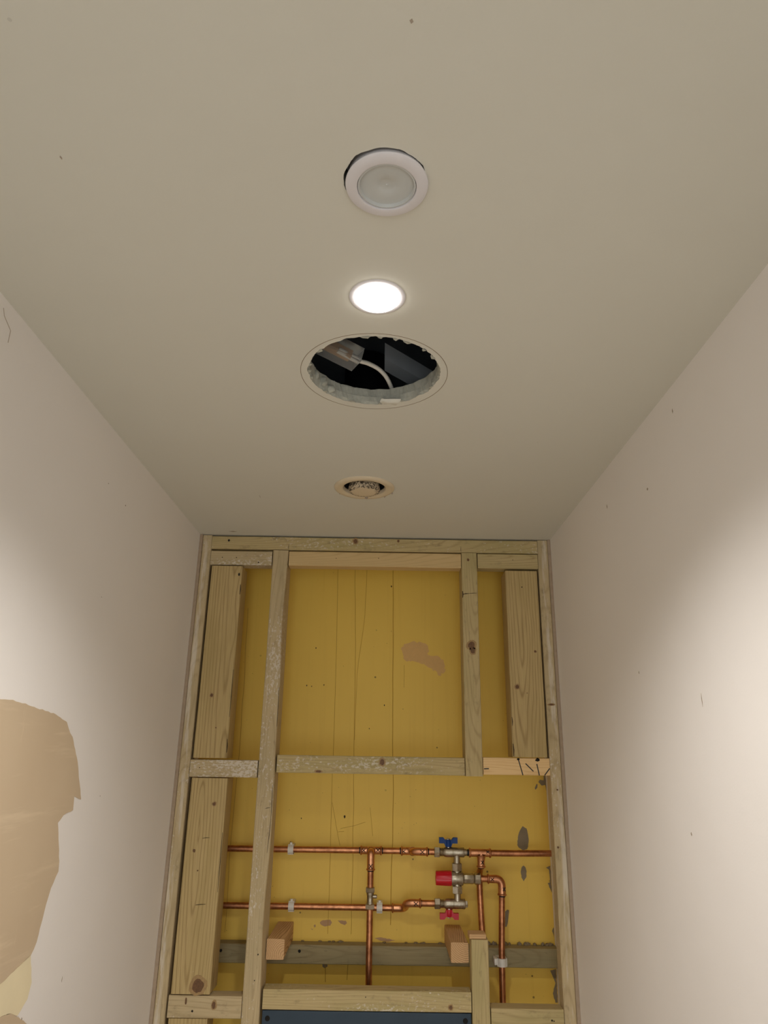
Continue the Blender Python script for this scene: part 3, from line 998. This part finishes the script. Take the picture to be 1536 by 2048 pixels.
for p, d in (((-0.0235, YP, Z1), (-1, 0, 0)), ((0.0305, YP, Z1), (1, 0, 0)), ((0.0765, YP, Z1), (-1, 0, 0)), ((0.1415, YA, 1.651), (1, 0, 0))):
    ink_ring(up, p, d)
ink_cross(up, (0.0205, YP, Z1 + 0.002), 'x')
ink_cross(up, (-0.0145, YP, Z1 + 0.001), 'x', 0.0028)
ink_cross(up, (0.0835, YP, Z1), 'x', 0.003)
ink_cross(up, (0.1275, YA, 1.651), 'x')

# 2 lower supply pipe
lo = empty('copper_pipe', (-0.449, YP, 1.523))
tag(lo, 'lower horizontal copper pipe from the left boards to the red-handled valve', 'pipe')
Z2 = 1.523
bm = bmesh.new()
pipe(bm, [(-0.449, YP, Z2 - 0.001), (-0.20, YP, Z2), (0.07, YP, Z2)])
pipe(bm, [(0.12, YA, 1.5405), (0.158, YA, 1.5405)])
child('tube', bm, M_COPPER, lo)
bm = bmesh.new()
add_tube(bm, fillet([(0.056, YP, Z2), (0.0885, YP, Z2), (0.0885, YA, 1.5405), (0.125, YA, 1.5405)], 0.017), 0.0088, 18)
sleeve(bm, (0.0555, YP, Z2), (0.066, YP, Z2), 'a')
sleeve(bm, (0.112, YA, 1.5405), (0.1245, YA, 1.5405), 'b')
child('offset_elbow', bm, M_COPPER_FIT, lo)
ink_ring(lo, (0.1245, YA, 1.5405), (1, 0, 0), 0.0016)
ink_cross(lo, (0.112, YA, 1.5405), 'x')

# 3 drop pipe with isolating valve
dr = empty('copper_pipe', (0.004, YA, 1.0))
tag(dr, 'central vertical copper drop pipe fitted with a small isolating valve', 'pipe')
XD = 0.0037
bm = bmesh.new()
pipe(bm, [(XD, YA, 1.615), (XD, YA, 1.56)])
pipe(bm, [(XD, YA, 1.53), (XD + 0.0004, YA, 1.38), (XD + 0.0004, YA, 1.0)])
child('tube', bm, M_COPPER, dr)
bm = bmesh.new()
add_tube(bm, fillet([(XD, YP - 0.016, Z1), (XD, YA, Z1), (XD, YA, 1.6085)], 0.018), 0.0088, 18)
sleeve(bm, (XD, YA, 1.622), (XD, YA, 1.608), 'b')
child('elbow_fitting', bm, M_COPPER_FIT, dr)
ink_ring(dr, (XD, YA, 1.608), (0, 0, -1), 0.002)
ink_cross(dr, (XD, YA, 1.618), 'z')


def hexnut(bm, a, b, r_, ch=0.0012):
    a, b = Vector(a), Vector(b)
    d = b - a
    L = d.length
    add_lathe(bm, [(0.0, 0), (r_ - ch, 0), (r_, ch), (r_, L - ch), (r_ - ch, L), (0.0, L)], a, d, 6)


bm = bmesh.new()
add_lathe(bm, [(0.0, 0), (0.0082, 0), (0.0086, 0.003), (0.0076, 0.005), (0.0076, 0.019), (0.0086, 0.021), (0.0086, 0.026), (0, 0.026)], (XD, YA, 1.536), (0, 0, 1), 20)
iv = child('isolating_valve', bm, M_NICKEL, dr)
bm = bmesh.new()
hexnut(bm, (XD, YA, 1.5615), (XD, YA, 1.5725), 0.0118)
child('compression_nut', bm, M_NICKEL, dr, False)
bm = bmesh.new()
hexnut(bm, (XD, YA, 1.5265), (XD, YA, 1.5375), 0.0118)
child('compression_nut', bm, M_CHROME, dr, False)
bm = bmesh.new()
add_lathe(bm, [(0, 0), (0.0038, 0), (0.0044, 0.007), (0.0044, 0.010), (0.0035, 0.0115), (0, 0.0115)], (XD + 0.005, YA, 1.5530), (1, 0, 0), 16)
child('screw_boss', bm, M_NICKEL, dr)

# 4 right branch: tee, pipe to the right wall, pipe down behind the mixer outlet
rb = empty('copper_pipe', (0.269, YA, 1.65))
tag(rb, 'copper tee right of the blue-handled valve with pipes to the right wall and downwards', 'pipe')
ZR = 1.6505
bm = bmesh.new()
pipe(bm, [(0.29, YA, ZR), (0.35, YA, ZR), (0.449, YA, ZR + 0.0015)])
pipe(bm, fillet([(0.269, YA, 1.63), (0.269, YA + 0.004, 1.622), (0.2685, YA + 0.034, 1.600), (0.2685, YA + 0.035, 1.575), (0.2685, YA + 0.030, 1.54), (0.2697, YA + 0.020, 1.482), (0.2702, 0.148, 1.40), (0.2702, 0.146, 1.0)], 0.02))
child('tube', bm, M_COPPER, rb)
bm = bmesh.new()
sleeve(bm, (0.2395, YA, ZR), (0.2935, YA, ZR), 'ab')
sleeve(bm, (0.2693, YA, ZR), (0.2690, YA + 0.001, 1.618), 'b')
add_lathe(bm, [(0.0125, -0.002), (0.0100, 0.003), (0.0090, 0.009)], (0.2693, YA, ZR - 0.007), (0, 0, -1), 20)
child('tee_fitting', bm, M_COPPER_FIT, rb)
ink_ring(rb, (0.2395, YA, ZR), (-1, 0, 0), 0.0035)
ink_ring(rb, (0.2690, YA + 0.001, 1.618), (0, 0, -1), 0.0014)
ink_cross(rb, (0.2845, YA, ZR + 0.003), 'x', 0.0025)
ink_cross(rb, (0.271, YA, 1.6305), 'z', 0.003)

# 5 mixed water outlet pipe
mo = empty('copper_pipe', (0.314, YA, 1.0))
tag(mo, 'copper outlet pipe bending down from the mixing valve at far right, clipped to the ledger', 'pipe')
ZM = 1.5945
bm = bmesh.new()
pipe(bm, [(0.262, YA, ZM), (0.288, YA, ZM)])
pipe(bm, [(0.3165, YA, 1.563), (0.3145, YA, 1.52), (0.3115, YA, 1.447), (0.3098, YA, 1.35), (0.309, YA, 1.0)])
child('tube', bm, M_COPPER, mo)
bm = bmesh.new()
add_tube(bm, fillet([(0.284, YA, ZM), (0.3172, YA, ZM), (0.3168, YA, 1.561)], 0.026, 12), 0.0090, 18)
sleeve(bm, (0.2825, YA, ZM), (0.292, YA, ZM), 'a')
sleeve(bm, (0.3170, YA, 1.571), (0.3166, YA, 1.559), 'b')
child('elbow_fitting', bm, M_COPPER_FIT, mo)
ink_ring(mo, (0.3166, YA, 1.559), (0, 0, -1), 0.0024)
ink_cross(mo, (0.2935, YA, ZM), 'x', 0.003)
ink_cross(mo, (0.3205, YA, 1.574), 'z', 0.003)

# ------------------------------------------------------------------ mixing valve
XV = 0.2105
mv = empty('mixing_valve', (XV, YA, 1.5945))
tag(mv, 'thermostatic mixing valve with red cap between blue and red butterfly-handled valves', 'valve')


def valve_row(zc, flip):
    s = -1 if flip else 1
    bm = bmesh.new()
    hexnut(bm, (0.156, YA, zc), (0.1695, YA, zc), 0.0125)
    child('inlet_nut', bm, M_NICKEL if flip else M_CHROME, mv, False)
    bm = bmesh.new()
    prof = [(0, 0)]
    for i in range(4):
        prof += [(0.0088, 0.0022 * i), (0.0097, 0.0022 * i + 0.0011)]
    prof += [(0.0088, 0.0088), (0, 0.0088)]
    add_lathe(bm, prof, (0.1695, YA, zc), (1, 0, 0), 20)
    child('thread', bm, M_NICKEL, mv)
    bm = bmesh.new()
    add_lathe(bm, [(0, 0), (0.0082, 0), (0.0106, 0.004), (0.0112, 0.008), (0.0112, 0.0222), (0.0104, 0.0226), (0.0104, 0.0232), (0.0108, 0.0236), (0.0108, 0.0440), (0.0112, 0.0445), (0.0112, 0.0490), (0.0104, 0.0505), (0, 0.0505)], (0.178, YA, zc), (1, 0, 0), 28)
    # branch towards the mixer
    add_lathe(bm, [(0.0090, 0.004), (0.0082, 0.011), (0.0080, 0.0245), (0, 0.0245)], (XV, YA, zc), (0, 0, -s), 24)
    child('valve_body', bm, M_NICKEL, mv)
    # small embossed ring mark on the body
    bm = bmesh.new()
    add_lathe(bm, [(0.0012, 0), (0.0012, 0.0006), (0.0022, 0.0006), (0.0022, 0)], (0.2135, YA - 0.0107, zc), (0, -1, 0), 14)
    child('embossed_ring', bm, M_NICKEL, mv)
    # end piece
    bm = bmesh.new()
    if flip:
        hexnut(bm, (0.228, YA, zc), (0.2345, YA, zc), 0.0080)
        child('drain_plug', bm, M_CHROME, mv, False)
    else:
        add_lathe(bm, [(0, 0), (0.0080, 0), (0.0080, 0.004), (0.0068, 0.0075), (0, 0.0075)], (0.228, YA, zc), (1, 0, 0), 20)
        child('end_collar', bm, M_NICKEL, mv)
    # stem and butterfly handle
    bm = bmesh.new()
    add_lathe(bm, [(0, 0), (0.0046, 0), (0.0046, 0.006), (0.0036, 0.007), (0.0036, 0.022), (0, 0.022)], (0.1905, YA, zc + s * 0.008), (0, 0, s), 16)
    child('stem', bm, M_CHROME, mv)
    prof = [(-0.0222, 0.0325), (-0.0222, 0.0195), (-0.0100, 0.0195), (-0.0070, 0.0130), (0.0070, 0.0130), (0.0100, 0.0195), (0.0222, 0.0195), (0.0222, 0.0325), (0.0120, 0.0325), (0.0072, 0.0270), (-0.0072, 0.0270), (-0.0120, 0.0325)]
    bm = bmesh.new()
    add_prism(bm, [(0.1905 + a, YA - 0.0055, zc + s * b) for a, b in prof], (0, 0.011, 0))
    add_lathe(bm, [(0, 0.0118), (0.0074, 0.0118), (0.0080, 0.014), (0.0080, 0.024), (0.0060, 0.0275), (0, 0.0275)], (0.1905, YA, zc), (0, 0, s), 18)
    bmesh.ops.recalc_face_normals(bm, faces=bm.faces[:])
    child('butterfly_handle', bm, M_RED if flip else M_BLUE, mv)
    bm = bmesh.new()
    hexnut(bm, (0.1905, YA, zc + s * 0.0265), (0.1905, YA, zc + s * 0.0300), 0.0046, 0.0006)
    child('handle_nut', bm, M_CHROME, mv, False)


valve_row(1.651, False)
valve_row(1.5405, True)
# mixer body
bm = bmesh.new()
add_lathe(bm, [(0, 0), (0.0150, 0), (0.0158, 0.002), (0.0158, 0.0105), (0.0150, 0.0112), (0.0150, 0.0140), (0.0158, 0.0147), (0.0158, 0.0250), (0.0150, 0.0275), (0.0110, 0.0295), (0.0098, 0.0310), (0, 0.0310)], (0.1965, YA, ZM), (1, 0, 0), 32)
add_lathe(bm, [(0, 0), (0.0110, 0), (0.0118, 0.002), (0.0118, 0.0215), (0.0104, 0.0240), (0.0090, 0.0245), (0, 0.0245)], (0.2265, YA, ZM), (1, 0, 0), 8)
add_lathe(bm, [(0.0085, 0.010), (0.0085, 0.0185), (0.0100, 0.0195), (0, 0.0195)], (XV, YA, ZM), (0, 0, 1), 20)
add_lathe(bm, [(0.0085, 0.010), (0.0085, 0.0185), (0.0100, 0.0195), (0, 0.0195)], (XV, YA, ZM), (0, 0, -1), 20)
child('mixer_body', bm, M_NICKEL, mv)
bm = bmesh.new()
hexnut(bm, (XV, YA, 1.6105), (XV, YA, 1.6275), 0.0128)
child('union_nut', bm, M_NICKEL, mv, False)
bm = bmesh.new()
hexnut(bm, (XV, YA, 1.5625), (XV, YA, 1.5785), 0.0128)
child('union_nut', bm, M_CHROME, mv, False)
bm = bmesh.new()
add_lathe(bm, [(0, 0), (0.0108, 0), (0.0128, 0.002), (0.0128, 0.0135), (0.0112, 0.0155), (0, 0.0155)], (0.2515, YA, ZM), (1, 0, 0), 8)
child('outlet_nut', bm, M_NICKEL, mv, False)
bm = bmesh.new()
rings = add_lathe(bm, [(0, 0.0), (0.0062, 0.0), (0.0062, -0.001), (0.0146, -0.001), (0.0155, 0.001), (0.0166, 0.028), (0.0166, 0.036), (0, 0.036)], (0.1605, YA, ZM), (1, 0, 0), 48)
for ring in rings[4:6]:
    for i, v in enumerate(ring):
        if i % 6 in (0, 1):
            c_ = Vector((v.co.x, YA, ZM))
            v.co = c_ + (v.co - c_) * 0.94
child('temperature_cap', bm, M_REDCAP, mv)


# ------------------------------------------------------------------ pipe clips
def clip(label, x, y, z, axis, back):
    """White saddle clip hugging a pipe at (x, y, z); back is the y of the surface it is screwed to."""
    root = empty('pipe_clip', (x, back, z))
    tag(root, label, 'clip')
    w_ = 0.0135 if axis == 'x' else 0.0165
    pts = []
    R0, R1 = PR + 0.0004, PR + 0.0031
    for i in range(17):
        t = math.radians(100 + 200 * i / 16)
        pts.append((R1 * math.cos(t), R1 * math.sin(t)))
    for i in range(16, -1, -1):
        t = math.radians(100 + 200 * i / 16)
        pts.append((R0 * math.cos(t), R0 * math.sin(t)))
    # pts: first axis points from the pipe to the fixing surface, second is across
    bm = bmesh.new()
    dep = back - y
    for blk in (pts, [(PR + 0.0006, -0.0085), (dep, -0.0085), (dep, 0.0085), (PR + 0.0006, 0.0085)],
                [(-0.003, R0 + 0.0002), (dep, R0 + 0.0002), (dep, R1 + 0.0008), (-0.003, R1 + 0.0008)],
                [(-0.003, -R0 - 0.0002), (dep, -R0 - 0.0002), (dep, -R1 - 0.0008), (-0.003, -R1 - 0.0008)]):
        if axis == 'x':
            add_prism(bm, [(x - w_ / 2, y + a, z + b) for a, b in blk], (w_, 0, 0))
        else:
            add_prism(bm, [(x + b, y + a, z - w_ / 2) for a, b in blk], (0, 0, w_))
    child('saddle', bm, M_CLIP, root)
    bm = bmesh.new()
    if axis == 'x':
        add_box(bm, x - 0.003, x + 0.003, y - 0.002, y + 0.006, z + R1, z + R1 + 0.0055, 0.0012)
    else:
        add_box(bm, x - R1 - 0.0075, x - R1, y - 0.002, back, z - 0.006, z + 0.007, 0.0012)
    child('latch', bm, M_CLIP, root)
    return root


clip('white clip on the upper pipe, right of the long left stud', -0.194, YP, Z1 - 0.0005, 'x', YB)
clip('white clip on the lower pipe, right of the long left stud', -0.1855, YP, Z2, 'x', YB)
clip('white clip on the lower pipe, just right of the vertical drop pipe', 0.0265, YP, Z2, 'x', YB)
clip('white clip holding the outlet pipe against the dark ledger at right', 0.3112, YA, 1.4225, 'z', 0.167)

# ------------------------------------------------------------------ ceiling fittings
# unlit downlight, hanging slightly proud
od = empty('downlight', OC + Vector((0, 0, ZC)))
tag(od, 'unlit round downlight with wide white rim and grey frosted lens, nearest the camera', 'light')
bm = bmesh.new()
add_lathe(bm, [(0.0385, 0.004), (0.0398, -0.0008), (0.0405, -0.0022), (0.0400, -0.0038), (0.0385, -0.0046), (0.0305, -0.0060), (0.0292, -0.0056), (0.0288, -0.0035), (0.0284, 0.004), (0.0284, 0.03), (0.0305, 0.03), (0.0365, 0.02), (0.0385, 0.004)], OC + Vector((0, 0, ZC)), (0, 0, 1), 72)
child('trim_ring', bm, M_WHITE, od)
bm = bmesh.new()
add_lathe(bm, [(0.0288, -0.0015), (0.0284, -0.0042), (0.0268, -0.0046), (0.0262, -0.0030), (0.0258, -0.0012), (0.020, -0.0016), (0.0085, -0.0020), (0.0080, -0.0017), (0.0012, -0.0018), (0.0010, -0.0024), (0, -0.0025)], OC + Vector((0, 0, ZC)), (0, 0, 1), 64)
child('lens', bm, M_LENS_OFF, od)

# lit downlight, and a copy added out of view behind the camera for fill
def lit_downlight(c, label, watts):
    root = empty('downlight', c + Vector((0, 0, ZC)))
    tag(root, label, 'light')
    bm = bmesh.new()
    add_lathe(bm, [(0.0345, 0.0), (0.0344, -0.0004), (0.0338, -0.0007), (0.0276, -0.0008), (0.0266, -0.0006), (0.0266, 0.0), (0.0312, 0.0)], c + Vector((0, 0, ZC)), (0, 0, 1), 72)
    child('trim_ring', bm, M_WHITE, root)
    bm = bmesh.new()
    add_lathe(bm, [(0.0268, -0.0004), (0.0266, -0.0032), (0.0254, -0.0046), (0.0180, -0.0054), (0.0090, -0.0057), (0, -0.0058)], c + Vector((0, 0, ZC)), (0, 0, 1), 32)
    child('lens', bm, M_GLOW, root)
    ld = bpy.data.lights.new('beam', 'SPOT')
    ld.energy = watts
    ld.color = LAMP_COLOUR
    ld.spot_size = math.radians(136)
    ld.spot_blend = 1.0
    ld.shadow_soft_size = 0.026
    lo_ = bpy.data.objects.new('beam', ld)
    C.objects.link(lo_)
    lo_.parent = root
    lo_.location = (0, 0, -0.036)


lit_downlight(LC, 'small lit downlight glowing white, between the unlit downlight and the big hole', LAMP_WATTS)
lit_downlight(Vector((0.0, -2.25, 0)), 'added downlight behind the camera, dim fill out of view', REAR_FILL_WATTS)

# extract vent
ve = empty('extract_vent', VC + Vector((0, 0, ZC)))
tag(ve, 'round white extract vent with dirty centre disc near the timber frame', 'vent')
bm = bmesh.new()
add_lathe(bm, [(0.0630, 0.0), (0.0628, -0.0022), (0.0610, -0.0040), (0.0560, -0.0052), (0.0490, -0.0046), (0.0450, -0.0028), (0.0430, 0.001), (0.0427, 0.004), (0.0440, 0.0045), (0.0490, 0.0045), (0.0490, 0.0)], VC + Vector((0, 0, ZC)), (0, 0, 1), 72)
child('collar', bm, M_VENT, ve)


def mat_dirty():
    k = NT('dirty_disc')
    co = k.n('ShaderNodeTexCoord').outputs['Object']
    sep = k.n('ShaderNodeSeparateXYZ')
    k.put(sep.inputs[0], co)
    rr = k.math('SQRT', k.math('ADD', k.math('MULTIPLY', sep.outputs[0], sep.outputs[0]), k.math('MULTIPLY', sep.outputs[1], sep.outputs[1])))
    edge = k.sstep(rr, 0.017, 0.031)
    n1 = k.noise(co, 260, 5, 0.7)
    m = k.sstep(k.math('ADD', n1, k.math('MULTIPLY', edge, 0.2)), 0.60, 0.78)
    col = k.mix(m, srgb(214, 196, 166), srgb(58, 46, 34))
    k.put(k.b.inputs['Base Color'], col)
    k.b.inputs['Roughness'].default_value = 0.7
    k.bump(n1, 0.5)
    return k.m


bm = bmesh.new()
add_lathe(bm, [(0, -0.0118), (0.0200, -0.0116), (0.0290, -0.0108), (0.0312, -0.0095), (0.0325, -0.0070), (0.0322, 0.0), (0.0300, 0.010), (0.020, 0.014), (0, 0.014)], VC + Vector((0, 0, ZC)), (0, 0, 1), 64)
for v in bm.verts:
    d = Vector((v.co.x - VC.x, v.co.y - VC.y, 0))
    if d.length > 0.028:
        v.co += d.normalized() * 0.0011 * noise.noise(v.co * 260)
child('valve_disc', bm, mat_dirty(), ve)
bm = bmesh.new()
add_lathe(bm, [(0, 0), (0.004, 0), (0.004, 0.09), (0, 0.09)], VC + Vector((0, 0, ZC + 0.012)), (0, 0, 1), 12)
child('spindle', bm, M_DARK, ve)
bm = bmesh.new()
add_lathe(bm, [(0.0490, 0.005), (0.0490, 0.30), (0.0, 0.30), (0.0, 0.295), (0.0440, 0.295), (0.0432, 0.005)], VC + Vector((0, 0, ZC)), (0, 0, 1), 48)
child('duct', bm, M_DARK, ve)
for (dx, dy, dz, s_) in ((0.058, 0.022, -0.004, 0.0022), (0.043, 0.045, -0.004, 0.0018), (-0.053, 0.032, -0.003, 0.0016), (0.004, 0.031, -0.0115, 0.0035)):
    bm = bmesh.new()
    blob(bm, (VC.x + dx, VC.y + dy, ZC + dz), s_, s_, s_, dx * 90, 1)
    child('dirt_crumb', bm, M_SMUDGE, ve)

# cable and terminal box in the roof space
cab = empty('cable', (0.036, -0.69, ZC + CEIL_T))
tag(cab, 'white flat lighting cable curving through the big ceiling hole', 'cable')
pts = [(-0.05, -0.812, 2.445), (-0.02, -0.790, 2.441), (-0.006, -0.776, 2.4445), (0.010, -0.758, 2.446), (0.022, -0.739, 2.444), (0.030, -0.720, 2.4385), (0.0345, -0.704, 2.4325), (0.036, -0.690, 2.4300), (0.037, -0.66, 2.4290), (0.05, -0.55, 2.4290)]
sm = []
for i in range(len(pts) - 1):
    p0, p1, p2, p3 = (Vector(pts[max(0, min(len(pts) - 1, i + k_))]) for k_ in (-1, 0, 1, 2))
    for s in range(5):
        t = s / 5
        sm.append(0.5 * ((2 * p1) + (p2 - p0) * t + (2 * p0 - 5 * p1 + 4 * p2 - p3) * t * t + (3 * p1 - p0 - 3 * p2 + p3) * t ** 3))
bm = bmesh.new()
add_tube(bm, sm, 0.0034, 12)
child('sheath', bm, M_CLIP, cab)

tb = empty('terminal_box', (-0.052, -0.813, 2.44))
tag(tb, 'translucent plastic terminal box at the end of the white cable, inside the hole', 'connector')
a, b = Vector((-0.105, -0.835, 2.462)), Vector((-0.020, -0.791, 2.441))
d, e1, e2 = frame_of(b - a)
def tbox(t0, t1, h1, h2):
    bm = bmesh.new()
    p0, p1 = a + (b - a) * t0, a + (b - a) * t1
    q = [p0 + e1 * x_ + e2 * y_ for x_, y_ in ((-h1, -h2), (h1, -h2), (h1, h2), (-h1, h2))]
    add_prism(bm, q, p1 - p0)
    return bm
child('clear_shroud', tbox(0, 1.0, 0.017, 0.012), M_CLEAR, tb, False)
child('terminal_strip', tbox(0.05, 0.86, 0.006, 0.005), M_BARE_PINK, tb, False)
